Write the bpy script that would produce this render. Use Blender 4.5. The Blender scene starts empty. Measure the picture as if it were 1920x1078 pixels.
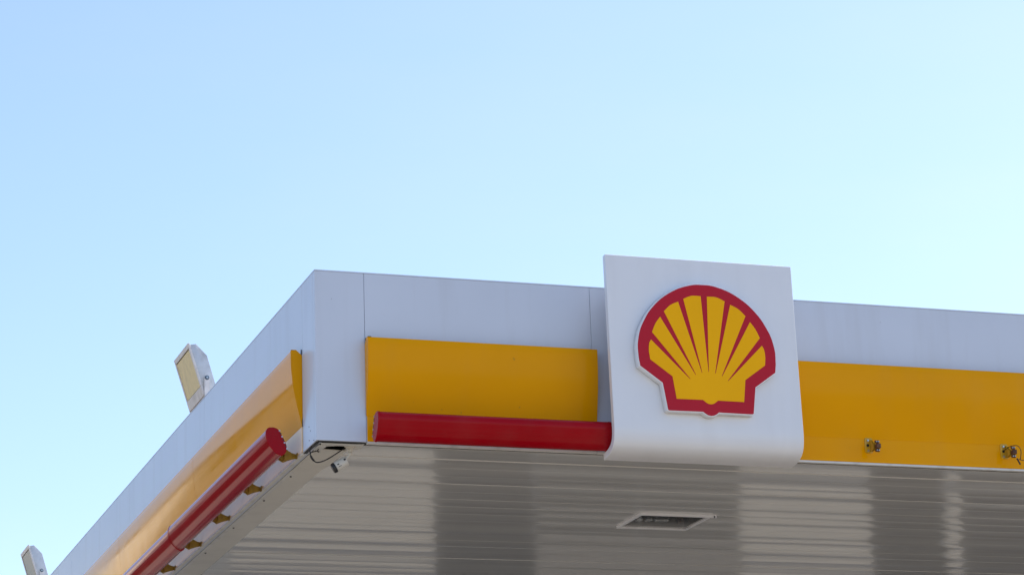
import bpy, bmesh, math, random
from mathutils import Vector, Matrix
random.seed(7)
S = bpy.context.scene
COL = S.collection
Z0 = 5.0                      # height of the canopy's underside above the forecourt

# ------------------------------------------------------------------ camera
cam = bpy.data.cameras.new('camera')
cam.sensor_width = 36.0
cam.lens = 4870.4 / 1920 * 36.0
cam.clip_start = 0.1
cam.clip_end = 5000
cam_o = bpy.data.objects.new('camera', cam)
COL.objects.link(cam_o)
CF = Vector((0.31367291, 0.90575868, 0.2849746))
CR = Vector((0.9476745, -0.31738664, -0.03433329))
CU = Vector((-0.05934945, -0.28083258, 0.95791999))
m = Matrix((CR, CU, -CF)).transposed().to_4x4()
m.translation = Vector((-3.60870, -13.88634, Z0 - 3.39671))
cam_o.matrix_world = m
S.camera = cam_o

# ------------------------------------------------------------------ sky and sun
SUN_EL, SUN_AZ = math.radians(51), math.radians(70)      # azimuth from +Y towards +X
w = bpy.data.worlds.new('World')
S.world = w
w.use_nodes = True
nt = w.node_tree
bg = nt.nodes['Background']
sky = nt.nodes.new('ShaderNodeTexSky')
sky.sky_type = 'NISHITA'
sky.sun_disc = False
sky.sun_elevation = SUN_EL
sky.sun_rotation = SUN_AZ
sky.altitude = 0
sky.air_density = 1.0
sky.dust_density = 0.9
sky.ozone_density = 2.4
tint = nt.nodes.new('ShaderNodeVectorMath')
tint.operation = 'MULTIPLY'
tint.inputs[1].default_value = (1.0, 0.985, 1.0)      # white balance, the same all round
nt.links.new(sky.outputs[0], tint.inputs[0])
tc = nt.nodes.new('ShaderNodeTexCoord')                # thin high haze drifting over the whole sky
mp = nt.nodes.new('ShaderNodeMapping')
mp.inputs['Scale'].default_value = (2.2, 2.2, 7.0)
nt.links.new(tc.outputs['Generated'], mp.inputs[0])
hz = nt.nodes.new('ShaderNodeTexNoise')
hz.inputs['Scale'].default_value = 1.3
hz.inputs['Detail'].default_value = 7.0
hz.inputs['Roughness'].default_value = 0.6
nt.links.new(mp.outputs[0], hz.inputs['Vector'])
hr_ = nt.nodes.new('ShaderNodeMapRange')
hr_.inputs['From Min'].default_value = 0.42
hr_.inputs['From Max'].default_value = 0.75
nt.links.new(hz.outputs['Fac'], hr_.inputs[0])
hm = nt.nodes.new('ShaderNodeVectorMath')
hm.operation = 'MULTIPLY_ADD'
hm.inputs[1].default_value = (0.07, 0.015, 0.01)
hm.inputs[2].default_value = (1.0, 1.0, 1.0)
nt.links.new(hr_.outputs[0], hm.inputs[0])
hx = nt.nodes.new('ShaderNodeVectorMath')
hx.operation = 'MULTIPLY'
nt.links.new(tint.outputs[0], hx.inputs[0])
nt.links.new(hm.outputs[0], hx.inputs[1])
nt.links.new(hx.outputs[0], bg.inputs[0])
bg.inputs[1].default_value = 0.15

sun = bpy.data.lights.new('sun', 'SUN')
sun.energy = 4.0
sun.angle = math.radians(0.5)
sun.color = (1.0, 0.95, 0.87)
sun_o = bpy.data.objects.new('sun', sun)
COL.objects.link(sun_o)
sd = Vector((math.sin(SUN_AZ) * math.cos(SUN_EL), math.cos(SUN_AZ) * math.cos(SUN_EL), math.sin(SUN_EL)))
sun_o.rotation_euler = sd.to_track_quat('Z', 'Y').to_euler()
sun_o.location = (30, 30, 40)

S.view_settings.view_transform = 'Standard'
S.view_settings.look = 'None'
S.view_settings.exposure = 0.64
S.view_settings.gamma = 1.0

# ------------------------------------------------------------------ materials
def mat(name, col, rough=0.4, metal=0.0, coat=0.0, coat_rough=0.03, spec=0.5, var=0.0, var_scale=3.0,
        rough_var=0.0, bump=0.0, bump_scale=6.0, bump_stretch=(1, 1, 1), dirt=None, dirt_amt=0.0, dirt_scale=(6, 6, 1.2), speck=0.0):
    mt = bpy.data.materials.new(name)
    mt.use_nodes = True
    n = mt.node_tree.nodes
    l = mt.node_tree.links
    p = n['Principled BSDF']
    p.inputs['Base Color'].default_value = (*col, 1)
    p.inputs['Roughness'].default_value = rough
    p.inputs['Metallic'].default_value = metal
    p.inputs['Coat Weight'].default_value = coat
    p.inputs['Coat Roughness'].default_value = coat_rough
    p.inputs['Specular IOR Level'].default_value = spec
    geo = n.new('ShaderNodeNewGeometry')
    def noise(scale, stretch=(1, 1, 1), detail=4.0):
        mp = n.new('ShaderNodeMapping')
        mp.inputs['Scale'].default_value = stretch
        l.new(geo.outputs['Position'], mp.inputs[0])
        t = n.new('ShaderNodeTexNoise')
        t.inputs['Scale'].default_value = scale
        t.inputs['Detail'].default_value = detail
        l.new(mp.outputs[0], t.inputs['Vector'])
        return t.outputs['Fac']
    cur = None
    if var > 0:
        mr = n.new('ShaderNodeMapRange')
        mr.inputs['From Min'].default_value = 0.3
        mr.inputs['From Max'].default_value = 0.7
        mr.inputs['To Min'].default_value = 1 - var
        mr.inputs['To Max'].default_value = 1 + var
        l.new(noise(var_scale), mr.inputs[0])
        mx = n.new('ShaderNodeVectorMath')
        mx.operation = 'SCALE'
        mx.inputs[0].default_value = col
        l.new(mr.outputs[0], mx.inputs['Scale'])
        cur = mx.outputs[0]
    if dirt_amt > 0:
        mr = n.new('ShaderNodeMapRange')
        mr.inputs['From Min'].default_value = 0.5
        mr.inputs['From Max'].default_value = 0.8
        mr.inputs['To Min'].default_value = 0
        mr.inputs['To Max'].default_value = dirt_amt
        l.new(noise(1.0, dirt_scale, 6.0), mr.inputs[0])
        mx = n.new('ShaderNodeMix')
        mx.data_type = 'RGBA'
        if cur:
            l.new(cur, mx.inputs[6])
        else:
            mx.inputs[6].default_value = (*col, 1)
        mx.inputs[7].default_value = (*dirt, 1)
        l.new(mr.outputs[0], mx.inputs[0])
        cur = mx.outputs[2]
    if speck > 0:              # flecks of grime
        mr = n.new('ShaderNodeMapRange')
        mr.inputs['From Min'].default_value = 0.745
        mr.inputs['From Max'].default_value = 0.80
        mr.inputs['To Min'].default_value = 0
        mr.inputs['To Max'].default_value = speck
        l.new(noise(26.0, (1, 1, 1), 2.0), mr.inputs[0])
        mx = n.new('ShaderNodeMix')
        mx.data_type = 'RGBA'
        if cur:
            l.new(cur, mx.inputs[6])
        else:
            mx.inputs[6].default_value = (*col, 1)
        mx.inputs[7].default_value = (0.10, 0.085, 0.07, 1)
        l.new(mr.outputs[0], mx.inputs[0])
        cur = mx.outputs[2]
    if cur:
        l.new(cur, p.inputs['Base Color'])
    if rough_var > 0:
        mr = n.new('ShaderNodeMapRange')
        mr.inputs['From Min'].default_value = 0.3
        mr.inputs['From Max'].default_value = 0.7
        mr.inputs['To Min'].default_value = max(0.02, rough - rough_var)
        mr.inputs['To Max'].default_value = rough + rough_var
        l.new(noise(5.0), mr.inputs[0])
        l.new(mr.outputs[0], p.inputs['Roughness'])
    if bump > 0:
        b = n.new('ShaderNodeBump')
        b.inputs['Strength'].default_value = 1.0
        b.inputs['Distance'].default_value = bump
        l.new(noise(bump_scale, bump_stretch, 1.5), b.inputs['Height'])
        l.new(b.outputs[0], p.inputs['Normal'])
        if coat > 0:
            l.new(b.outputs[0], p.inputs['Coat Normal'])
    return mt

DUST = (0.30, 0.25, 0.19)
M = dict(
    fascia=mat('fascia_paint', (0.62, 0.66, 0.74), 0.32, coat=0.2, coat_rough=0.12, var=0.025, var_scale=1.5, bump=0.0012,
               bump_scale=1.6, dirt=DUST, dirt_amt=0.16, dirt_scale=(7, 7, 0.8), speck=0.35),
    sign=mat('sign_white_acrylic', (0.80, 0.80, 0.81), 0.28, coat=0.2, coat_rough=0.08, var=0.015, dirt=DUST, dirt_amt=0.10, dirt_scale=(6, 6, 0.7)),
    yellow=mat('yellow_paint', (0.84, 0.352, 0.0), 0.09, spec=0.09, var=0.03, var_scale=2.0, rough_var=0.03,
               bump=0.0006, bump_scale=1.8, dirt=DUST, dirt_amt=0.05, dirt_scale=(5, 5, 0.8), speck=0.25),
    red=mat('red_acrylic', (0.36, 0.0005, 0.006), 0.08, spec=0.14, var=0.04, bump=0.0004, bump_scale=3.0,
            dirt=(0.25, 0.12, 0.10), dirt_amt=0.10, dirt_scale=(4, 4, 4)),
    emblem_red=mat('emblem_red_film', (0.50, 0.006, 0.020), 0.35, spec=0.25, var=0.02),
    emblem_yellow=mat('emblem_yellow_film', (1.0, 0.48, 0.002), 0.35, spec=0.1, var=0.02),
    cream=mat('cream_sheen_paint', (0.95, 0.66, 0.36), 0.2, spec=0.08, var=0.05, var_scale=4, bump=0.0005, bump_scale=3, dirt=(0.5, 0.36, 0.2), dirt_amt=0.4, dirt_scale=(3, 3, 6)),  # pale sky sheen on the left yellow strip, painted as base colour
    trim=mat('white_trim', (0.70, 0.68, 0.62), 0.4, var=0.05, dirt=DUST, dirt_amt=0.5, dirt_scale=(9, 9, 9)),
    soffit=mat('soffit_paint', (0.66, 0.645, 0.60), 0.13, coat=0.55, coat_rough=0.06, var=0.03, var_scale=0.7, bump=0.0016,
               bump_scale=1.0, bump_stretch=(0.45, 5.0, 1), dirt=(0.35, 0.30, 0.24), dirt_amt=0.25, dirt_scale=(0.6, 9, 1), speck=0.25),
    flash=mat('soffit_flashing', (0.68, 0.64, 0.54), 0.3, var=0.04, bump=0.001, bump_scale=2.5, dirt=(0.35, 0.30, 0.24), dirt_amt=0.25, dirt_scale=(5, 5, 5)),
    dark=mat('dark_void', (0.012, 0.012, 0.012), 0.9),
    rubber=mat('black_plastic', (0.015, 0.015, 0.016), 0.45),
    alu=mat('aged_aluminium', (0.62, 0.62, 0.62), 0.42, metal=0.2, var=0.10, var_scale=14, bump=0.0006, bump_scale=20, dirt=(0.25, 0.22, 0.18), dirt_amt=0.45, dirt_scale=(12, 12, 8)),
    bezel=mat('floodlight_bezel', (0.76, 0.70, 0.66), 0.4, metal=0.1, var=0.08, var_scale=18, dirt=(0.28, 0.22, 0.17), dirt_amt=0.4, dirt_scale=(14, 14, 6)),
    lens_y=mat('beige_lens', (0.84, 0.67, 0.36), 0.4, spec=0.15, var=0.05, var_scale=20, dirt=(0.5, 0.42, 0.27), dirt_amt=0.4, dirt_scale=(25, 25, 10)),  # beige base colour with random browner patches
    lens_g=mat('lens_grey_reflection', (0.13, 0.13, 0.12), 0.3, coat=0.1, var=0.08, var_scale=15),  # dimmer reflection in the far lens, painted as a grey base colour
    bolt=mat('zinc_bolt', (0.50, 0.53, 0.55), 0.3, metal=0.8),
    steel_blue=mat('blued_bolt', (0.10, 0.14, 0.18), 0.35, metal=0.5),
    rust=mat('rusty_steel', (0.10, 0.04, 0.02), 0.7, var=0.35, var_scale=60, dirt=(0.30, 0.14, 0.06), dirt_amt=0.6, dirt_scale=(60, 60, 60)),
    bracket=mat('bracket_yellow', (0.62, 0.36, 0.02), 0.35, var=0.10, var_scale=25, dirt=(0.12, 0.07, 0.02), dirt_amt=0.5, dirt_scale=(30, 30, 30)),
    camwhite=mat('camera_white', (0.60, 0.57, 0.50), 0.4, var=0.04, var_scale=30),
    wire=mat('black_cable', (0.012, 0.010, 0.010), 0.5),
    refl=mat('lamp_reflector', (0.75, 0.78, 0.82), 0.18, metal=0.8),
    housing=mat('lamp_housing', (0.15, 0.13, 0.11), 0.6),
    roof=mat('roof_sheet', (0.45, 0.45, 0.45), 0.6, var=0.1),
    render=mat('shop_render', (0.90, 0.78, 0.62), 0.8, var=0.05, bump=0.002, bump_scale=40),
    shopmid=mat('shop_stone_sill', (0.34, 0.30, 0.25), 0.7, var=0.08),
    bracket_shaded=mat('bracket_yellow_shaded', (0.34, 0.20, 0.02), 0.5, var=0.12, var_scale=25, dirt=(0.10, 0.06, 0.02), dirt_amt=0.6, dirt_scale=(30, 30, 30)),  # shaded copy of the bracket yellow, shadow put into the base colour
    shopgrey=mat('shop_grey_cladding', (0.20, 0.20, 0.21), 0.4),
    brick=mat('brown_brick', (0.13, 0.085, 0.055), 0.9, var=0.15, var_scale=2),
    column=mat('column_paint', (0.55, 0.55, 0.56), 0.4, var=0.05),
)
def glass_mat():
    mt = bpy.data.materials.new('window_glass')
    mt.use_nodes = True
    p = mt.node_tree.nodes['Principled BSDF']
    p.inputs['Base Color'].default_value = (0.03, 0.035, 0.04, 1)
    p.inputs['Roughness'].default_value = 0.04
    return mt
M['glass'] = glass_mat()
def clear_mat():
    mt = bpy.data.materials.new('lamp_glass')
    mt.use_nodes = True
    p = mt.node_tree.nodes['Principled BSDF']
    p.inputs['Base Color'].default_value = (0.9, 0.9, 0.88, 1)
    p.inputs['Roughness'].default_value = 0.03
    p.inputs['Transmission Weight'].default_value = 1.0
    p.inputs['IOR'].default_value = 1.45
    return mt
M['clear'] = clear_mat()
def ground_mat():
    mt = mat('forecourt_concrete', (0.30, 0.255, 0.20), 0.85, var=0.18, var_scale=0.35, dirt=(0.14, 0.12, 0.10), dirt_amt=0.6, dirt_scale=(0.5, 0.5, 0.5))
    return mt
M['ground'] = ground_mat()

# ------------------------------------------------------------------ mesh helpers
def link(name, me, m, parent=None):
    o = bpy.data.objects.new(name, me)
    COL.objects.link(o)
    if m:
        me.materials.append(M[m])
    if parent:
        o.parent = parent
    return o

def smooth(me, ang=35):
    for p in me.polygons:
        p.use_smooth = True
    me.set_sharp_from_angle(angle=math.radians(ang))

def finish(name, bm, m, parent=None, bevel=0.0, seg=2, sm=True, ang=35):
    bmesh.ops.recalc_face_normals(bm, faces=bm.faces)
    if bevel > 0:
        es = [e for e in bm.edges if len(e.link_faces) == 2 and e.calc_face_angle(0) > math.radians(30)]
        bmesh.ops.bevel(bm, geom=es, offset=bevel, segments=seg, affect='EDGES', profile=0.5, clamp_overlap=True)
    me = bpy.data.meshes.new(name)
    bm.to_mesh(me)
    bm.free()
    if sm:
        smooth(me, ang)
    return link(name, me, m, parent)

def add_box(bm, a, b):
    x0, y0, z0 = a
    x1, y1, z1 = b
    v = [bm.verts.new(p) for p in ((x0, y0, z0), (x1, y0, z0), (x1, y1, z0), (x0, y1, z0), (x0, y0, z1), (x1, y0, z1), (x1, y1, z1), (x0, y1, z1))]
    for f in ((0, 3, 2, 1), (4, 5, 6, 7), (0, 1, 5, 4), (1, 2, 6, 5), (2, 3, 7, 6), (3, 0, 4, 7)):
        bm.faces.new([v[i] for i in f])

def box(name, a, b, m, parent=None, bevel=0.0, seg=1):
    bm = bmesh.new()
    add_box(bm, a, b)
    return finish(name, bm, m, parent, bevel, seg)

def extr(bm, pts, d):
    """pts: closed 3D polygon; d: extrusion vector."""
    d = Vector(d)
    a = [bm.verts.new(p) for p in pts]
    b = [bm.verts.new(Vector(p) + d) for p in pts]
    n = len(pts)
    bm.faces.new(a)
    bm.faces.new(b[::-1])
    for i in range(n):
        j = (i + 1) % n
        bm.faces.new((a[i], b[i], b[j], a[j]))

def cyl(bm, p0, p1, r0, r1=None, n=20, cap=True):
    r1 = r0 if r1 is None else r1
    p0, p1 = Vector(p0), Vector(p1)
    ax = (p1 - p0).normalized()
    t = ax.orthogonal().normalized()
    s = ax.cross(t)
    a, b = [], []
    for i in range(n):
        c = math.cos(2 * math.pi * i / n) * t + math.sin(2 * math.pi * i / n) * s
        a.append(bm.verts.new(p0 + c * r0))
        b.append(bm.verts.new(p1 + c * r1))
    for i in range(n):
        j = (i + 1) % n
        bm.faces.new((a[i], a[j], b[j], b[i]))
    if cap:
        bm.faces.new(a[::-1])
        bm.faces.new(b)

def spline(pts, sub=6):
    P = [Vector(p) for p in pts]
    P = [P[0]] + P + [P[-1]]
    out = []
    for i in range(1, len(P) - 2):
        for k in range(sub):
            t = k / sub
            a, b, c, d = P[i - 1], P[i], P[i + 1], P[i + 2]
            out.append(0.5 * ((2 * b) + (c - a) * t + (2 * a - 5 * b + 4 * c - d) * t * t + (3 * b - a - 3 * c + d) * t ** 3))
    out.append(P[-2])
    return out

def tube(bm, pts, r, n=8, sub=6):
    c = spline(pts, sub)
    rings = []
    up = Vector((0.3, 0.5, 0.8)).normalized()
    for i, p in enumerate(c):
        t = (c[min(i + 1, len(c) - 1)] - c[max(i - 1, 0)]).normalized()
        s = t.cross(up).normalized()
        u = s.cross(t).normalized()
        rings.append([bm.verts.new(p + r * (math.cos(2 * math.pi * k / n) * s + math.sin(2 * math.pi * k / n) * u)) for k in range(n)])
    for a, b in zip(rings, rings[1:]):
        for k in range(n):
            j = (k + 1) % n
            bm.faces.new((a[k], a[j], b[j], b[k]))
    bm.faces.new(rings[0][::-1])
    bm.faces.new(rings[-1])

def empty(name, loc, label, cat, group=None):
    o = bpy.data.objects.new(name, None)
    o.empty_display_size = 0.1
    COL.objects.link(o)
    o['label'] = label
    o['category'] = cat
    if group:
        o['group'] = group
    o['_at'] = loc
    return o

def settle(root):
    """move an Empty to the thing's base while its parts stay where they were modelled"""
    loc = Vector(root['_at'])
    del root['_at']
    root.location = loc
    def base(o):
        o.matrix_parent_inverse = Matrix.Translation(-loc)
    for ch in root.children:
        base(ch)

def front(o, x, z):           # point on the front face (plane y=0), o metres proud of it
    return (x, -o, Z0 + z)
def left(o, y, z):            # point on the left face (plane x=0), o metres proud of it
    return (-o, y, Z0 + z)

# ------------------------------------------------------------------ ground
bm = bmesh.new()
R = 2500
vs = [bm.verts.new((R * math.cos(i * math.pi / 24), R * math.sin(i * math.pi / 24), 0)) for i in range(48)]
bm.faces.new(vs)
g = finish('ground', bm, 'ground', sm=False)
g['kind'] = 'structure'

# ------------------------------------------------------------------ the canopy
WX, DY = 17.0, 13.5           # canopy width and depth
can = empty('fuel_canopy', (0, 0, 0), 'white filling station canopy with yellow band and grey planked underside', 'canopy')
box('dark_core', (0.05, 0.05, Z0 + 0.10), (WX - 0.05, DY - 0.05, Z0 + 0.90), 'dark', can)  # near-black box added inside to block light and darken the open gaps
bm = bmesh.new()
add_box(bm, (0.052, 0.052, Z0 + 0.902), (WX - 0.052, DY - 0.052, Z0 + 0.93))
finish('roof_sheet', bm, 'roof', can, sm=False)

G = 0.001
# front white panels, full height, with open joints between them
fx = [(0.0, 0.294), (0.294, 1.686), (1.686, 2.75), (2.75, 5.5), (5.5, 8.25), (8.25, 11.0), (11.0, 13.75), (13.75, WX)]
for i, (a, b) in enumerate(fx):
    box('fascia_panel', (a + (0 if i == 0 else G), 0, Z0), (b - G, 0.045, Z0 + 1.0), 'fascia', can, 0.0015)
ly = [(0.047, 0.300), (0.300, 3.02), (3.02, 5.775), (5.775, 8.55), (8.55, 11.3), (11.3, DY)]
for a, b in ly:
    box('fascia_panel', (0, a + 0.0022, Z0), (0.045, b - 0.0022, Z0 + 1.0), 'fascia', can, 0.0015)
box('fascia_panel', (WX - 0.045, 0.047, Z0), (WX, DY, Z0 + 1.0), 'fascia', can, 0.0015)
box('fascia_panel', (0.047, DY - 0.045, Z0), (WX - 0.047, DY, Z0 + 1.0), 'fascia', can, 0.0015)
# thin metal coping along the top
bm = bmesh.new()
add_box(bm, (-0.001, -0.001, Z0 + 1.0005), (WX, 0.08, Z0 + 1.007))
finish('coping', bm, 'fascia', can)
bm = bmesh.new()
add_box(bm, (-0.001, 0.082, Z0 + 1.0005), (0.08, DY, Z0 + 1.007))
finish('coping', bm, 'fascia', can)

# yellow bowed valance band: flat lip on top, belly curving back to the wall below
VAL = [(0.001, 0.575), (0.033, 0.604), (0.040, 0.606), (0.064, 0.603), (0.0665, 0.598), (0.067, 0.56), (0.0665, 0.53), (0.065, 0.495), (0.0625, 0.46),
       (0.058, 0.415), (0.052, 0.37), (0.044, 0.325), (0.0345, 0.28), (0.0245, 0.238), (0.0160, 0.20), (0.0105, 0.172), (0.0066, 0.15), (0.0058, 0.15), (0.0058, 0.19), (0.001, 0.20)]
def valance(place, a, b, cap_at=None):
    bm = bmesh.new()
    p0 = place(0, a, 0)
    p1 = place(0, b, 0)
    extr(bm, [place(o, a, z) for o, z in VAL], Vector(p1) - Vector(p0))
    v = finish('valance_panel', bm, 'yellow', can, ang=30)
    if cap_at is not None:     # end plate standing slightly proud of the curve
        bm = bmesh.new()
        d = 0.003 if cap_at == b else -0.003
        P = [(o * 1.03 + (0.0005 if o > 0.01 else 0), z if z < 0.59 else z + 0.001) for o, z in VAL]
        st = Vector(place(0, cap_at + d * 0.1, 0)) - Vector(place(0, 0, 0))
        extr(bm, [Vector(place(o, 0, z)) + st for o, z in P], Vector(place(0, d, 0)) - Vector(place(0, 0, 0)))
        finish('end_cap', bm, 'yellow', v, sm=False)
        bm = bmesh.new()       # dark gasket lip on the top corner
        e = cap_at
        extr(bm, [place(0.034, e, 0.608), place(0.064, e, 0.6075), place(0.064, e, 0.6055), place(0.034, e, 0.606)],
             Vector(place(0, 0.02 if cap_at == a else -0.02, 0)) - Vector(place(0, 0, 0)))
        finish('gasket', bm, 'rubber', v, sm=False)
        bm = bmesh.new()
        extr(bm, [place(0.002, e, 0.612), place(0.006, e, 0.612), place(0.006, e, 0.578), place(0.002, e, 0.575)],
             Vector(place(0, 0.01 if cap_at == a else -0.01, 0)) - Vector(place(0, 0, 0)))
        finish('gasket', bm, 'rubber', v, sm=False)
    return v
SG = 0.0022
valance(front, 0.295, 1.695, 0.295)
valance(front, 2.55, 5.30 - SG)
valance(front, 5.30 + SG, 8.05 - SG)
valance(front, 8.05 + SG, 10.8 - SG)
valance(front, 10.8 + SG, 13.5)
yb = [(0.310, 3.083), (3.083, 5.86), (5.86, 8.63), (8.63, 11.4), (11.4, 13.4)]
for i, (a, b) in enumerate(yb):
    valance(left, a + (SG if i else 0), b - SG, 0.310 if i == 0 else None)

# flat yellow backing strip below the belly, and the white sill angle under it
def strip(name, place, a, b, o0, o1, z0, z1, m, bevel=0.0):
    p = [Vector(place(o, t, z)) for o in (o0, o1) for t in (a, b) for z in (z0, z1)]
    lo = [min(q[i] for q in p) for i in range(3)]
    hi = [max(q[i] for q in p) for i in range(3)]
    return box(name, lo, hi, m, can, bevel)
strip('backing_strip', front, 0.297, 1.69, 0.0005, 0.0055, 0.003, 0.185, 'yellow')
strip('backing_strip', front, 2.55, 13.5, 0.0005, 0.0055, 0.003, 0.185, 'yellow')
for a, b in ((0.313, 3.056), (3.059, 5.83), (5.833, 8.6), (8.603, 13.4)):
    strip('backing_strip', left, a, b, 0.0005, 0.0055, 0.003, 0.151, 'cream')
for a, b in ((0.297, 1.688), (1.691, 5.2), (5.203, 10.0), (10.003, WX)):
    strip('sill_trim', front, a, b, -0.022, 0.008, -0.011, 0.0015, 'trim', 0.001)
for a, b in ((0.335, 3.3), (3.303, 6.3), (6.303, DY)):
    strip('sill_trim', left, a, b, -0.018, 0.007, -0.012, 0.0015, 'trim', 0.001)
# dark gaskets closing the bottom of the corner
strip('corner_gasket', front, 0.012, 0.294, -0.034, -0.012, -0.004, -0.0005, 'rubber')
strip('corner_gasket', left, 0.036, 0.33, -0.026, -0.008, -0.005, -0.0005, 'rubber')
# rivets on the left corner panel
for y, z in ((0.165, 0.115), (0.135, 0.085), (0.165, 0.035), (0.02, 0.012)):
    bm = bmesh.new()
    cyl(bm, (0.001, max(y, 0.06), Z0 + z), (-0.0025, max(y, 0.06), Z0 + z), 0.0035, 0.002, 10)
    finish('rivet', bm, 'rubber', can)

# underside: flashing along the left edge, flange, then long planks
F0 = 0.226
def slab(name, pts, z, t, m):
    bm = bmesh.new()
    extr(bm, [(x, y, Z0 + z) for x, y in pts], (0, 0, t))
    return finish(name, bm, m, can, 0.0008, 1)
slab('flange', [(0.046, 0.84), (0.071, 0.80), (0.071, DY - 0.06), (0.046, DY - 0.06)], -0.003, 0.004, 'trim')
slab('flange', [(0.046, 0.215), (0.055, 0.20), (0.071, 0.23), (0.071, 0.79), (0.046, 0.83)], -0.0045, 0.004, 'flash')
slab('flashing', [(0.0735, 0.83), (F0 - 0.004, 0.79), (F0 - 0.004, DY - 0.06), (0.0735, DY - 0.06)], 0.001, 0.005, 'flash')
slab('flashing', [(0.0735, 0.215), (0.185, 0.228), (F0 + 0.012, 0.230), (F0 + 0.008, 0.60), (F0 - 0.004, 0.786), (0.0735, 0.826)], -0.0015, 0.005, 'flash')
for y in (0.95, 1.645, 2.505, 3.375, 4.24, 5.1):
    bm = bmesh.new()
    cyl(bm, (0.084, y, Z0 + 0.001), (0.084, y, Z0 - 0.004), 0.0075, 0.005, 10)
    finish('screw', bm, 'rubber', can)
for x, y in ((0.0795, 0.268), (0.052, 0.225)):
    bm = bmesh.new()
    cyl(bm, (x, y, Z0 + 0.001), (x, y, Z0 - 0.007), 0.0075, 0.005, 10)
    finish('screw', bm, 'rubber', can)
# loose corner plates around the camera, with an open dark slot between them
slab('corner_plate', [(0.034, 0.036), (0.285, 0.036), (0.270, 0.074), (0.150, 0.086), (0.046, 0.078)], -0.010, 0.004, 'trim')
slab('corner_plate', [(0.034, 0.082), (0.085, 0.084), (0.080, 0.185), (0.052, 0.205), (0.034, 0.205)], -0.012, 0.004, 'trim')
slab('corner_plate', [(0.198, 0.072), (0.292, 0.040), (0.300, 0.18), (0.235, 0.20), (0.196, 0.13)], -0.0035, 0.004, 'flash')
bm = bmesh.new()
extr(bm, [(0.088, 0.092, Z0 - 0.004), (0.197, 0.096, Z0 - 0.004), (0.197, 0.155, Z0 + 0.010), (0.088, 0.170, Z0 + 0.004)], (0, 0, 0.003))
finish('corner_plate', bm, 'flash', can)

# planks: one shallow tray section, run along X, each lying a little differently
PITCH = 0.2125
PLX0, PLX1 = F0, WX - 0.06
def plank_mesh(w, belly, cut=None):
    prof = [(0.0, 0.012), (0.0012, 0.0045), (0.0040, 0.0012)]
    k = 10
    for i in range(k + 1):
        t = i / k
        prof.append((0.006 + (w - 0.006) * t, -belly * (1 - (2 * t - 1) ** 2)))
    prof += [(w, 0.012)]
    xs = [PLX0, PLX1] if cut is None else cut
    bm = bmesh.new()
    for x0, x1 in zip(xs[::2], xs[1::2]):
        r0 = [bm.verts.new((x0, y, z)) for y, z in prof]
        r1 = [bm.verts.new((x1, y, z)) for y, z in prof]
        for i in range(len(prof) - 1):
            bm.faces.new((r0[i], r0[i + 1], r1[i + 1], r1[i]))
    bmesh.ops.recalc_face_normals(bm, faces=bm.faces)
    for f in bm.faces:
        if f.normal.z > 0:
            f.normal_flip()
    me = bpy.data.meshes.new('plank')
    bm.to_mesh(me)
    bm.free()
    me.materials.append(M['soffit'])
    smooth(me, 12)
    return me
LX0, LX1, LY0, LY1 = 2.615, 3.095, 1.6535, 2.0765          # recessed lamp opening
pm = [plank_mesh(PITCH - 0.0015, b) for b in (0.0009, 0.0003, 0.0016, -0.0006)]
pmc = plank_mesh(PITCH - 0.0015, 0.0008, [PLX0, LX0, LX1, PLX1])
tilts = {0: 0.010, 1: -0.003, 2: 0.000, 3: 0.011, 4: -0.004}
y = 0.165
i = 0
while y + PITCH < DY - 0.05:
    over = y < LY1 - 0.05 and y + PITCH > LY0 + 0.05
    me = pmc if over else pm[random.choice((0, 0, 1, 2, 3))]
    o = bpy.data.objects.new('plank', me)
    COL.objects.link(o)
    o.parent = can
    o.location = (0, y, Z0 + 0.006 + random.uniform(-0.001, 0.001))
    tl = tilts.get(i, random.gauss(0, 0.006))
    o.rotation_euler = (tl, 0, random.gauss(0, 0.00012))
    y += PITCH
    i += 1
slab('front_flashing', [(0.285, 0.105), (WX - 0.06, 0.105), (WX - 0.06, 0.163), (0.270, 0.163), (0.300, 0.13)], 0.003, 0.004, 'soffit')

# columns that carry it, back under the roof
for cx, cy in ((1.2, 8.6), (12.3, 7.6)):
    bm = bmesh.new()
    add_box(bm, (cx - 0.2, cy - 0.2, 0), (cx + 0.2, cy + 0.2, Z0 + 0.02))
    c = finish('column', bm, 'column', can, 0.02, 2)
    bm = bmesh.new()
    add_box(bm, (cx - 0.26, cy - 0.26, 0), (cx + 0.26, cy + 0.26, 0.25))
    finish('plinth', bm, 'shopgrey', c, 0.015, 2)
settle(can)

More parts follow.
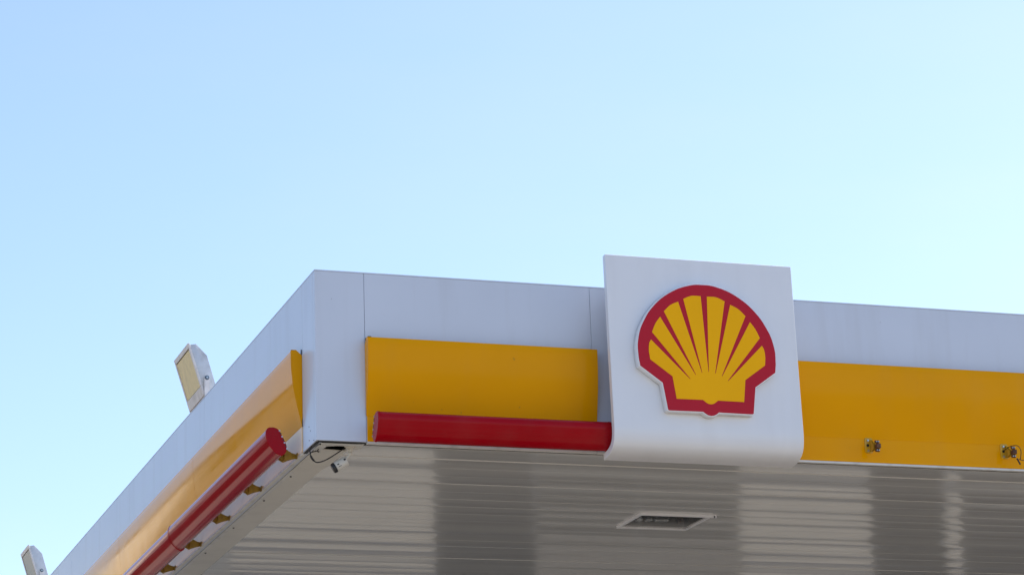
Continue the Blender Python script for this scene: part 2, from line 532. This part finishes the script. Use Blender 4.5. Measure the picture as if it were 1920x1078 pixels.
# ------------------------------------------------------------------ red tube lights
TP = [(0.198, 0.135), (0.212, 0.127), (0.220, 0.112), (0.2210, 0.095), (0.2190, 0.076), (0.2140, 0.057), (0.2055, 0.038), (0.1940, 0.020), (0.1795, 0.003), (0.1630, -0.012),
      (0.145, -0.022), (0.128, -0.024), (0.114, -0.017), (0.105, -0.004), (0.100, 0.014), (0.101, 0.033), (0.109, 0.055), (0.120, 0.078), (0.131, 0.100), (0.143, 0.119), (0.156, 0.130), (0.176, 0.136)]
def tube_light(place, a, b, label, caps, shift=(0, 0)):
    t = empty('tube_light', place(0.15, (a + b) / 2, -0.02), label, 'tube light', 'red tube lights along the canopy edge')
    P = [(o + shift[0], z + shift[1]) for o, z in TP]
    bm = bmesh.new()
    d = Vector(place(0, b, 0)) - Vector(place(0, a, 0))
    extr(bm, [place(o, a, z) for o, z in P], d)
    finish('tube', bm, 'red', t, ang=40)
    cx = sum(o for o, z in P) / len(P)
    cz = sum(z for o, z in P) / len(P)
    u = d.normalized()
    for e, s in caps:
        bm = bmesh.new()
        Q = [(cx + (o - cx) * 1.03, cz + (z - cz) * 1.03) for o, z in P]
        Q2 = [(cx + (o - cx) * 0.985, cz + (z - cz) * 0.985) for o, z in P]
        r = [[bm.verts.new(Vector(place(o, e, z)) + u * s * k) for o, z in q] for q, k in ((Q, -0.012), (Q, 0.001), (Q2, 0.004))]
        n = len(P)
        for A, B in zip(r, r[1:]):
            for k in range(n):
                j = (k + 1) % n
                bm.faces.new((A[k], A[j], B[j], B[k]))
        bm.faces.new(r[-1])
        bm.faces.new(r[0][::-1])
        c = finish('end_cap', bm, 'red', t, ang=30)
        # toothed mounting rail showing at the back of the cap
        for k in range(7):
            f = k / 6
            o = P[14][0] + (P[19][0] - P[14][0]) * f - 0.002
            z = P[14][1] + (P[19][1] - P[14][1]) * f
            q = Vector(place(o, e, z)) + u * s * 0.002
            bm = bmesh.new()
            h = Vector((0.004, 0.004, 0.004))
            add_box(bm, q - h, q + h)
            finish('tooth', bm, 'rubber' if k % 2 else 'bolt', c, sm=False)
    settle(t)
    return t
tube_light(front, 0.305, 1.705, 'red tube light along the front under the yellow band, left of the sign', ((0.305, -1), (1.705, 1)), (0.0, -0.003))
tube_light(left, 0.305, 3.150, 'red tube light on the left side nearest the canopy corner', ((0.305, -1), (3.150, 1)))
tube_light(left, 3.175, 6.05, 'red tube light on the left side running out of the bottom of the picture', ((3.175, -1), (6.05, 1)), (-0.004, -0.004))

# ------------------------------------------------------------------ brackets for the tubes
def bracket(place, t, label, bare=False):
    base = place(0.005, t, 0.108 if bare else 0.06)
    zc = 0.108 if bare else 0.004
    r = empty('tube_bracket', base, label, 'bracket', 'brackets for the red tubes')
    def P(o, s, z):
        return place(o, t + s, zc + z)
    bm = bmesh.new()           # rounded wall plate
    pl = []
    hw, hh, rad = (0.026, 0.047, 0.012) if bare else (0.018, 0.016, 0.006)
    bk = 'bracket' if bare else 'bracket_shaded'
    for cx, cz, a0 in ((hw - rad, hh - rad, 0), (-hw + rad, hh - rad, 90), (-hw + rad, -hh + rad, 180), (hw - rad, -hh + rad, 270)):
        for k in range(5):
            a = math.radians(a0 + k * 22.5)
            pl.append(P(0.0052, cx + rad * math.cos(a), cz + rad * math.sin(a)))
    extr(bm, pl, Vector(P(0.006, 0, 0)) - Vector(P(0, 0, 0)))
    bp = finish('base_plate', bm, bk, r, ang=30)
    for dz in ((0.030, -0.033) if bare else ()):
        bm = bmesh.new()
        cyl(bm, P(0.011, -0.006, dz), P(0.018, -0.006, dz), 0.0085, 0.006, 8)
        finish('bolt', bm, 'bolt', bp)
    if bare:
        bm = bmesh.new()
        cyl(bm, P(0.0115, -0.007, 0.0), P(0.0122, -0.007, 0.0), 0.009, n=14)
        finish('cable_hole', bm, 'dark', bp)
    # waisted web standing out from the plate, folded into two flanges
    bm = bmesh.new()
    for s, lean in ((0.010, 0.020), (0.012, -0.024)):
        A = [(0.0115, 0.013), (0.035, 0.018), (0.060, 0.029), (0.085, 0.050), (0.108, 0.075), (0.112, -0.018), (0.085, -0.036), (0.060, -0.026), (0.035, -0.018), (0.0115, -0.013)]
        if bare:
            A = [(0.0115, 0.036), (0.03, 0.026), (0.045, 0.010), (0.062, -0.002), (0.081, -0.008), (0.081, -0.036), (0.062, -0.036), (0.045, -0.038), (0.03, -0.040), (0.0115, -0.040)]
        q = [P(o, s + lean * o / 0.1, z) for o, z in A]
        extr(bm, q, Vector(P(0, 0.003, 0)) - Vector(P(0, 0, 0)))
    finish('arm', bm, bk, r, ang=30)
    bm = bmesh.new()           # the clamp at its outer end
    if bare:
        extr(bm, [P(0.080, 0.004, -0.036), P(0.080, 0.032, -0.036), P(0.080, 0.032, -0.008), P(0.080, 0.004, -0.008)], Vector(P(0.030, 0, 0)) - Vector(P(0, 0, 0)))
        finish('clamp', bm, 'rust', r, 0.003, 2)
        for dz in (0.004, -0.049):
            bm = bmesh.new()
            extr(bm, [P(0.088, 0.000, dz - 0.008), P(0.088, 0.026, dz - 0.009), P(0.088, 0.029, dz + 0.009), P(0.088, -0.002, dz + 0.008)], Vector(P(0.012, 0, 0)) - Vector(P(0, 0, 0)))
            j = finish('clamp_jaw', bm, 'rust', r, 0.002, 1)
            for s in (0.007, 0.020):
                bm = bmesh.new()
                cyl(bm, P(0.1003, s, dz), P(0.107, s, dz), 0.0045, 0.0035, 8)
                finish('bolt', bm, 'bolt', j)
    else:
        extr(bm, [P(0.085, -0.034, -0.034), P(0.085, 0.034, -0.034), P(0.085, 0.034, 0.045), P(0.085, -0.034, 0.045)], Vector(P(0.003, 0, 0)) - Vector(P(0, 0, 0)))
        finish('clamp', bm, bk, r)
    settle(r)
    return r
NTH = ['first', 'second', 'third', 'fourth', 'fifth', 'sixth']
for k, yb_ in enumerate((0.43, 1.33, 2.22, 3.09, 3.97, 4.85)):
    bracket(left, yb_, 'yellow tube bracket under the left red tubes, %s from the canopy corner' % NTH[k])
bracket(front, 3.453, 'bare rusty tube bracket on the yellow band, next to the sign', True)
bracket(front, 4.380, 'bare rusty tube bracket at the right picture edge with loose wires', True)
# loose wires out of the right-hand bracket
lw = empty('loose_wire', front(0.02, 4.40, 0.1), 'loose black wires hanging from the bracket at the right edge', 'wire')
def wire(name, pts, r=0.0022):
    bm = bmesh.new()
    tube(bm, [front(*p) for p in pts], r)
    finish(name, bm, 'wire', lw)
wire('wire', [(0.013, 4.372, 0.108), (0.05, 4.375, 0.118), (0.09, 4.387, 0.125), (0.115, 4.415, 0.122), (0.112, 4.437, 0.095), (0.10, 4.440, 0.060), (0.10, 4.434, 0.036)])
wire('wire', [(0.10, 4.434, 0.038), (0.098, 4.45, 0.036), (0.095, 4.468, 0.033), (0.09, 4.485, 0.012), (0.09, 4.50, -0.01)])
wire('connector', [(0.10, 4.412, 0.046), (0.098, 4.422, 0.03), (0.10, 4.432, 0.008)], 0.005)
wire('connector', [(0.093, 4.470, 0.030), (0.09, 4.484, 0.010), (0.09, 4.492, -0.008)], 0.005)
wire('wire', [(0.10, 4.418, 0.040), (0.10, 4.430, 0.040), (0.10, 4.437, 0.050)], 0.002)
settle(lw)

# ------------------------------------------------------------------ logo sign
sg = empty('logo_sign', front(0.15, 2.29, -0.07), 'tall white sign panel with red and yellow scallop shell emblem', 'sign')
SX0, SX1 = 1.692, 2.888
OUT = [(0.270, 1.128), (0.2715, 1.10), (0.276, 0.85), (0.283, 0.50), (0.289, 0.25), (0.2925, 0.14), (0.2935, 0.085), (0.291, 0.045), (0.283, 0.012), (0.268, -0.015), (0.246, -0.036), (0.215, -0.053), (0.178, -0.064), (0.140, -0.070), (0.100, -0.073)]
def offset(pts, d):
    out = []
    for i, (o, z) in enumerate(pts):
        a = pts[max(0, i - 1)]
        b = pts[min(len(pts) - 1, i + 1)]
        tx, tz = b[0] - a[0], b[1] - a[1]
        L = math.hypot(tx, tz)
        out.append((o + tz / L * d, z - tx / L * d))
    return out
INN = offset(OUT, 0.040)
INN[0] = (INN[0][0], OUT[0][1])
bm = bmesh.new()
extr(bm, [front(o, SX0, z) for o, z in OUT + INN[::-1]], (SX1 - SX0, 0, 0))
finish('panel', bm, 'sign', sg, 0.002, 1, ang=30)
bm = bmesh.new()               # steel frame tying the panel back to the fascia
for x in (2.0, 2.58):
    add_box(bm, (x - 0.03, -0.245, Z0 + 0.72), (x + 0.03, -0.001, Z0 + 0.78))
    add_box(bm, (x - 0.03, -0.250, Z0 + 0.25), (x + 0.03, -0.068, Z0 + 0.31))
finish('support_arm', bm, 'alu', sg)

CX = 2.284
half = [(0.0, 0.1605), (0.018, 0.1635), (0.033, 0.171), (0.0495, 0.1835), (0.262, 0.182), (0.2695, 0.186), (0.2930, 0.347), (0.4275, 0.443), (0.4345, 0.490), (0.4365, 0.540)]
def arc_side():
    # outer rim from (0.4365,0.54) over the top to (0,0.9605)
    pts = [(0.4345, 0.583), (0.4165, 0.660), (0.3860, 0.723), (0.3460, 0.785), (0.2700, 0.862), (0.1675, 0.9245), (0.0655, 0.9560), (0.0, 0.9600)]
    c = spline([(x, 0, z) for x, z in [(0.4365, 0.54)] + pts], 4)
    return [(p.x, p.z) for p in c[1:]]
hr = half + arc_side()
outer = hr + [(-x, z) for x, z in hr[-2:0:-1]]
def place_em(pts, o, sc=1.0):
    cz = 0.56
    # the emblem follows the sign's slight lean
    return [(CX + x * sc, -(0.2765 + (0.85 - z) * 0.0205 + o), Z0 + cz + (z - cz) * sc) for x, z in pts]
def grow(pts, d):
    n = len(pts)
    out = []
    for i in range(n):
        a, b, c = Vector(pts[i - 1]), Vector(pts[i]), Vector(pts[(i + 1) % n])
        n1 = Vector(((b - a).y, -(b - a).x)).normalized()
        n2 = Vector(((c - b).y, -(c - b).x)).normalized()
        k = (n1 + n2)
        k = k / max(0.35, k.length_squared) * 2
        out.append(tuple(b + k * d))
    return out
em = empty('x', (0, 0, 0), '', '')
bpy.data.objects.remove(em)
def plate(name, pts, o0, o1, m, parent, bevel=0.0):
    bm = bmesh.new()
    a = place_em(pts, o0)
    b = place_em(pts, o1)
    va = [bm.verts.new(p) for p in a]
    vb = [bm.verts.new(p) for p in b]
    n = len(pts)
    bm.faces.new(vb)
    bm.faces.new(va[::-1])
    for i in range(n):
        j = (i + 1) % n
        bm.faces.new((va[i], va[j], vb[j], vb[i]))
    return finish(name, bm, m, parent, bevel, 2, ang=30)
emb = plate('emblem', grow(outer, 0.006), 0.0005, 0.046, 'sign', sg, 0.002)
emb['label'] = 'red and yellow scallop shell emblem in raised relief'
plate('base_rim', grow(outer, 0.010), 0.0004, 0.005, 'alu', emb, 0.001)
plate('red_face', outer, 0.0462, 0.0485, 'emblem_red', emb)
# yellow shell: base, eight ribs, seven narrowing slits
G7 = [((-0.3525, 0.6045), (-0.343, 0.651), (-0.1200, 0.3775)), ((-0.2865, 0.747), (-0.260, 0.782), (-0.0830, 0.404)), ((-0.1665, 0.847), (-0.132, 0.866), (-0.0420, 0.4185)), ((-0.0200, 0.889), (0.0200, 0.889), (0.0, 0.426))]
tips = [(-0.1200, 0.3775), (-0.0830, 0.404), (-0.0420, 0.4185)]
ysh = []
right_base = [(0.0, 0.2300), (0.014, 0.2320), (0.028, 0.2390), (0.0475, 0.2545), (0.2130, 0.2535), (0.2305, 0.388), (0.3640, 0.484), (0.3695, 0.530), (0.3685, 0.560), (0.3640, 0.585)]
seq = list(right_base)
# up the right side: mirror the left slits
Lm = [[(-x, z) for x, z in g] for g in G7]
mids = [(0.3185, 0.704), (0.2185, 0.822), (0.0795, 0.8880)]
for gi in range(3):
    lo, hi, tip = Lm[gi]
    seq += [lo, (tip[0] + 0.0015, tip[1] - 0.0008), (tip[0] - 0.0015, tip[1] + 0.0012), hi]
    nx = Lm[gi + 1][0] if gi < 2 else (0.0200, 0.889)
    mx, mz = mids[gi]
    c = spline([(hi[0], 0, hi[1]), (mx, 0, mz), (nx[0], 0, nx[1])], 4)
    seq += [(p.x, p.z) for p in c[1:-1]]
seq += [(0.0200, 0.889), (0.0016, 0.426)]
ysh = seq + [(-x, z) for x, z in seq[::-1] if x > 1e-6]
plate('yellow_face', ysh, 0.0487, 0.0500, 'emblem_yellow', emb)
box('shade_box', (1.86, -0.228, Z0 + 0.06), (2.72, -0.070, Z0 + 0.985), 'shopgrey', sg, 0.005)  # unseen box added behind the panel to block light and darken the wall
settle(sg)

# ------------------------------------------------------------------ floodlights on the roof edge
def floodlight(y0, label, lens, dx=0.0):
    f = empty('floodlight', (0.05, y0 + 0.24, Z0 + 1.0), label, 'floodlight', 'floodlights on the roof edge')
    A, D = Vector((-0.120, Z0 + 1.373)), Vector((-0.008, Z0 + 1.010))
    E, Fp, Gp = Vector((-0.060, Z0 + 1.374)), Vector((0.017, Z0 + 1.296)), Vector((0.082, Z0 + 1.075))
    K = Vector((0.070, Z0 + 1.030))
    W_ = 0.472
    bm = bmesh.new()
    d = (D - A).normalized()
    nrm = Vector((-d.y, d.x))            # pointing back into the housing
    if nrm.x < 0:
        nrm = -nrm
    bk = 0.014
    side = [A + nrm * bk + d * 0.012, E, Fp, Gp, K, D + nrm * bk - d * 0.004]
    extr(bm, [(p.x, y0 + 0.006, p.y) for p in side], (0, W_ - 0.012, 0))
    finish('housing', bm, 'alu', f, 0.003, 2)
    # bezel: four bars standing round the glass
    def bar(p, q, ya, yb, th0, th1):
        bm = bmesh.new()
        pts = [p + nrm * th0, q + nrm * th0, q + nrm * th1, p + nrm * th1]
        extr(bm, [(v.x, ya, v.y) for v in pts], (0, yb - ya, 0))
        return bm
    L = (D - A).length
    bw = 0.022
    finish('bezel', bar(A, A + d * 0.034, y0, y0 + W_, 0, bk), 'bezel', f, 0.002, 1)
    finish('bezel', bar(A + d * (L - 0.070), D, y0, y0 + W_, 0, bk), 'bezel', f, 0.002, 1)
    finish('bezel', bar(A + d * 0.0345, A + d * (L - 0.0705), y0, y0 + bw, 0, bk), 'bezel', f, 0.002, 1)
    finish('bezel', bar(A + d * 0.0345, A + d * (L - 0.0705), y0 + W_ - bw, y0 + W_, 0, bk), 'bezel', f, 0.002, 1)
    finish('gasket', bar(A + d * 0.0343, A + d * (L - 0.0703), y0 + bw, y0 + W_ - bw, 0.0105, 0.0135), 'rubber', f)
    finish('lens', bar(A + d * 0.041, A + d * (L - 0.074), y0 + bw + 0.006, y0 + W_ - bw - 0.006, 0.004, 0.0103), lens, f)
    # U bracket and its bolt
    bx, bz = 0.012, Z0 + 1.134
    for ya in (y0 - 0.012, y0 + W_ + 0.006):
        bm = bmesh.new()
        pts = [(bx - 0.017, Z0 + 1.0085), (bx + 0.020, Z0 + 1.0085), (bx + 0.018, bz)]
        for k in range(1, 8):
            a = math.pi * k / 8
            pts.append((bx + 0.018 * math.cos(a), bz + 0.018 * math.sin(a)))
        pts.append((bx - 0.018, bz))
        extr(bm, [(x, ya, z) for x, z in pts], (0, 0.005, 0))
        arm = finish('bracket_arm', bm, 'bezel', f)
        s = -1 if ya < y0 else 1
        yb_ = ya if s < 0 else ya + 0.005
        bm = bmesh.new()
        cyl(bm, (bx, yb_ + s * 0.0002, bz), (bx, yb_ + s * 0.004, bz), 0.0155, n=20)
        finish('washer', bm, 'steel_blue', arm)
        bm = bmesh.new()
        cyl(bm, (bx, yb_ + s * 0.0042, bz), (bx, yb_ + s * 0.013, bz), 0.009, 0.008, 6)
        finish('bolt', bm, 'bolt', arm)
    bm = bmesh.new()
    add_box(bm, (bx - 0.010, y0 - 0.006, Z0 + 1.0073), (bx + 0.05, y0 + W_ + 0.0055, Z0 + 1.0120))
    finish('bracket_foot', bm, 'bezel', f)
    settle(f)
    f.location.x += dx
floodlight(3.0, 'grey floodlight with beige lens on the roof edge, nearer the corner', 'lens_y')
floodlight(10.2, 'grey floodlight with dark lens on the roof edge at the lower left', 'lens_g', -0.022)

# ------------------------------------------------------------------ security camera
sc = empty('security_camera', (0.235, 0.135, Z0 - 0.008), 'small white bullet camera with black front under the canopy corner', 'camera')
def V(x, y, z):
    return Vector((x, y, Z0 + z))
bm = bmesh.new()
cyl(bm, V(0.232, 0.125, -0.0045), V(0.232, 0.125, -0.013), 0.030, 0.028, 28)
mt_ = finish('mount', bm, 'camwhite', sc, 0.002, 2)
bm = bmesh.new()
cyl(bm, V(0.232, 0.125, -0.0132), V(0.228, 0.123, -0.034), 0.0165, 0.0125, 20)
finish('neck', bm, 'camwhite', mt_, 0.001)
bm = bmesh.new()
bmesh.ops.create_uvsphere(bm, u_segments=20, v_segments=12, radius=0.0135, matrix=Matrix.Translation(V(0.226, 0.122, -0.044)))
finish('ball_joint', bm, 'camwhite', sc)
bm = bmesh.new()
cyl(bm, V(0.226, 0.122, -0.048), V(0.198, 0.121, -0.078), 0.0095, 0.0095, 16)
finish('arm', bm, 'camwhite', sc)
ax = Vector((-0.80, 0.16, -0.47)).normalized()
c0 = V(0.206, 0.120, -0.086)
bm = bmesh.new()
cyl(bm, c0, c0 + ax * 0.073, 0.0285, 0.0295, 32)
body = finish('body', bm, 'camwhite', sc, 0.003, 2)
bm = bmesh.new()
cyl(bm, c0 + ax * 0.0733, c0 + ax * 0.092, 0.0298, 0.0290, 32)
fr = finish('front_ring', bm, 'rubber', sc, 0.002, 2)
bm = bmesh.new()
cyl(bm, c0 + ax * 0.0922, c0 + ax * 0.0935, 0.020, 0.019, 24)
finish('lens', bm, 'glass', fr)
# little dark markings on the body, on the side turned to the viewer
side_n = (Vector((-0.3, -0.9, -0.28)) - ax * ax.dot(Vector((-0.3, -0.9, -0.28)))).normalized()
tan = ax.cross(side_n).normalized()
for s, q, hl, hw in ((0.052, -0.006, 0.010, 0.0014), (0.056, 0.008, 0.006, 0.0032), (0.010, 0.014, 0.006, 0.005)):
    nn = (side_n * math.cos(q / 0.029) + tan * math.sin(q / 0.029)).normalized()
    tt = ax.cross(nn).normalized()
    ctr = c0 + ax * s + nn * 0.0292
    bm = bmesh.new()
    extr(bm, [ctr + ax * a * hl + tt * b * hw for a, b in ((-1, -1), (1, -1), (1, 1), (-1, 1))], nn * 0.0012)
    finish('marking', bm, 'rubber', body, sm=False)
bm = bmesh.new()
tube(bm, [V(0.213, 0.128, -0.009), V(0.190, 0.13, -0.016), V(0.154, 0.13, -0.040), V(0.109, 0.13, -0.070), V(0.066, 0.13, -0.092), V(0.031, 0.13, -0.098), V(0.006, 0.13, -0.080), V(-0.004, 0.13, -0.052), V(0.004, 0.135, -0.040), V(0.022, 0.14, -0.034), V(0.043, 0.15, -0.026), V(0.055, 0.17, -0.010)], 0.0034, 8)
cb = finish('cable', bm, 'wire', sc)
bm = bmesh.new()
tube(bm, [V(0.017, 0.13, -0.091), V(0.006, 0.13, -0.078), V(-0.002, 0.13, -0.062)], 0.0062, 10)
finish('connector', bm, 'rubber', cb)
bm = bmesh.new()
tube(bm, [V(-0.004, 0.13, -0.055), V(-0.005, 0.135, -0.035), V(0.000, 0.15, -0.012), V(0.020, 0.16, 0.0)], 0.003, 8)
finish('cable', bm, 'wire', sc)
settle(sc)

# ------------------------------------------------------------------ recessed lamp in the planks
rl = empty('recessed_lamp', ((LX0 + LX1) / 2, (LY0 + LY1) / 2, Z0), 'square recessed lamp with pale frame set in the planked underside', 'lamp')
T = 0.015
zf = -0.010
box('frame', (LX0 - T, LY0 - T, Z0 + zf), (LX1 + T + 0.03, LY0 + 0.004, Z0 + 0.012), 'sign', rl, 0.001)
box('frame', (LX0 - T, LY1 - 0.002, Z0 + zf), (LX1 + 0.004, LY1 + T * 0.8, Z0 + 0.012), 'sign', rl, 0.001)
box('frame', (LX0 - T, LY0 + 0.0045, Z0 + zf + 0.001), (LX0 + 0.004, LY1 - 0.0025, Z0 + 0.012), 'sign', rl, 0.001)
box('frame', (LX1 - 0.003, LY0 + 0.0045, Z0 + zf + 0.001), (LX1 + T * 0.6, LY1 - 0.0025, Z0 + 0.012), 'sign', rl, 0.001)
box('latch', (LX1 + 0.024, LY0 - T - 0.006, Z0 + zf - 0.004), (LX1 + 0.030, LY0 - T - 0.001, Z0 + zf + 0.010), 'rubber', rl, 0.001)
# open housing (five sides, 90 mm deep)
bm = bmesh.new()
x0, x1, y0_, y1_ = LX0 + 0.0045, LX1 - 0.0035, LY0 + 0.005, LY1 - 0.003
zb, zt = Z0 + 0.004, Z0 + 0.096
b = [bm.verts.new(p) for p in ((x0, y0_, zb), (x1, y0_, zb), (x1, y1_, zb), (x0, y1_, zb))]
t = [bm.verts.new(p) for p in ((x0 + 0.03, y0_ + 0.03, zt), (x1 - 0.03, y0_ + 0.03, zt), (x1 - 0.03, y1_ - 0.03, zt), (x0 + 0.03, y1_ - 0.03, zt))]
bm.faces.new(t)
for i in range(4):
    j = (i + 1) % 4
    bm.faces.new((b[i], b[j], t[j], t[i]))
me = bpy.data.meshes.new('housing')
bm.to_mesh(me)
bm.free()
link('housing', me, 'housing', rl)
for x, wdt in ((LX0 + 0.10, 0.05), (LX0 + 0.17, 0.05), (LX0 + 0.26, 0.10)):
    bm = bmesh.new()
    add_box(bm, (x - wdt / 2, LY1 - 0.14, Z0 + 0.022), (x + wdt / 2, LY1 - 0.08, Z0 + 0.080))
    finish('reflector', bm, 'refl', rl, 0.008, 2)
bm = bmesh.new()
cyl(bm, (LX1 - 0.09, LY1 - 0.085, Z0 + 0.05), (LX1 - 0.06, LY1 - 0.085, Z0 + 0.05), 0.03, 0.03, 20)
finish('lamp_holder', bm, 'rust', rl)
box('glass', (LX0 + 0.005, LY0 + 0.0055, Z0 + 0.0005), (LX1 - 0.004, LY1 - 0.0035, Z0 + 0.0035), 'clear', rl)
settle(rl)

# ------------------------------------------------------------------ unseen shop, added for the planks to reflect
sh = empty('reflection_shop', (6, 19, 0), 'pale unseen shop building added behind the canopy for the underside to reflect', 'building')
SY = 17.0
SHH = 3.7
# bays along the front, placed for pale and dark reflections: (x0, x1, kind)
bays = [(-2.0, 5.94, 'wall'), (5.94, 7.3, 'door'), (7.3, 10.16, 'window'), (10.16, 12.05, 'wall'), (12.05, 13.2, 'door'), (13.2, 13.40, 'wall'), (13.40, 18.0, 'window')]
for x0, x1, k in bays:
    if k == 'wall':
        pz = 0.85 if x0 < 0 else 1.25
        box('plinth', (x0, SY - 0.02, 0), (x1, SY + 0.3, pz - 0.001), 'shopgrey', sh)
        box('wall', (x0, SY, pz), (x1, SY + 0.3, 2.25), 'render', sh)
        box('dark_band', (x0, SY - 0.02, 2.251), (x1, SY + 0.3, SHH), 'shopgrey', sh)
    else:
        if k == 'window':
            box('wall', (x0 + 0.001, SY, 0), (x1 - 0.001, SY + 0.3, 1.1), 'shopmid', sh)
        zb = 1.1 if k == 'window' else 0.02
        zt_ = 1.75 if x0 == 7.3 else 2.9
        box('lintel', (x0 + 0.001, SY + 0.002, zt_ + 0.001), (x1 - 0.001, SY + 0.3, SHH), 'shopmid' if x0 == 7.3 else 'shopgrey', sh)
        n = max(1, round((x1 - x0) / 1.3))
        for i in range(n):
            a = x0 + (x1 - x0) * i / n
            b = x0 + (x1 - x0) * (i + 1) / n
            wn = box('window_frame', (a + 0.002, SY + 0.10, zb + 0.001), (a + 0.062, SY + 0.18, zt_), 'shopgrey', sh)
            box('pane', (a + 0.063, SY + 0.13, zb + 0.001), (b - 0.002, SY + 0.15, zt_), 'glass', wn)
box('wall', (-2.0, SY + 0.302, 0), (-1.7, SY + 7, SHH), 'render', sh)
box('wall', (17.7, SY + 0.302, 0), (18.0, SY + 7, SHH), 'render', sh)
box('wall', (-1.698, SY + 6.7, 0), (17.698, SY + 7, SHH), 'render', sh)
box('roof', (-2.2, SY - 0.2, SHH + 0.001), (18.2, SY + 7.2, SHH + 0.25), 'roof', sh, 0.01)
settle(sh)

# ------------------------------------------------------------------ unseen brick block, added for the left side to mirror
bb = empty('reflection_block', (-16, 46, 0), 'brown and cream unseen apartment block added far behind the canopy for its left side to reflect', 'building')
BX0, BX1, BY, BH = -46.5, -9.5, 42.0, 13.2
box('wall', (BX0, BY, 0), (BX1, BY + 10, 7.2), 'brick', bb)
box('wall', (BX0, BY, 7.201), (BX1, BY + 10, BH), 'render', bb)
box('parapet', (BX0 - 0.2, BY - 0.2, BH + 0.001), (BX1 + 0.2, BY + 10.2, BH + 0.5), 'shopgrey', bb, 0.02)
for fl in range(4):
    for k in range(12):
        x = BX0 + 1.6 + k * 3.0
        wn = box('window', (x, BY - 0.06, 1.0 + fl * 3.5), (x + 1.3, BY - 0.001, 2.6 + fl * 3.5), 'trim', bb)
        box('pane', (x + 0.08, BY - 0.075, 1.08 + fl * 3.5), (x + 1.22, BY - 0.061, 2.52 + fl * 3.5), 'glass', wn)
settle(bb)
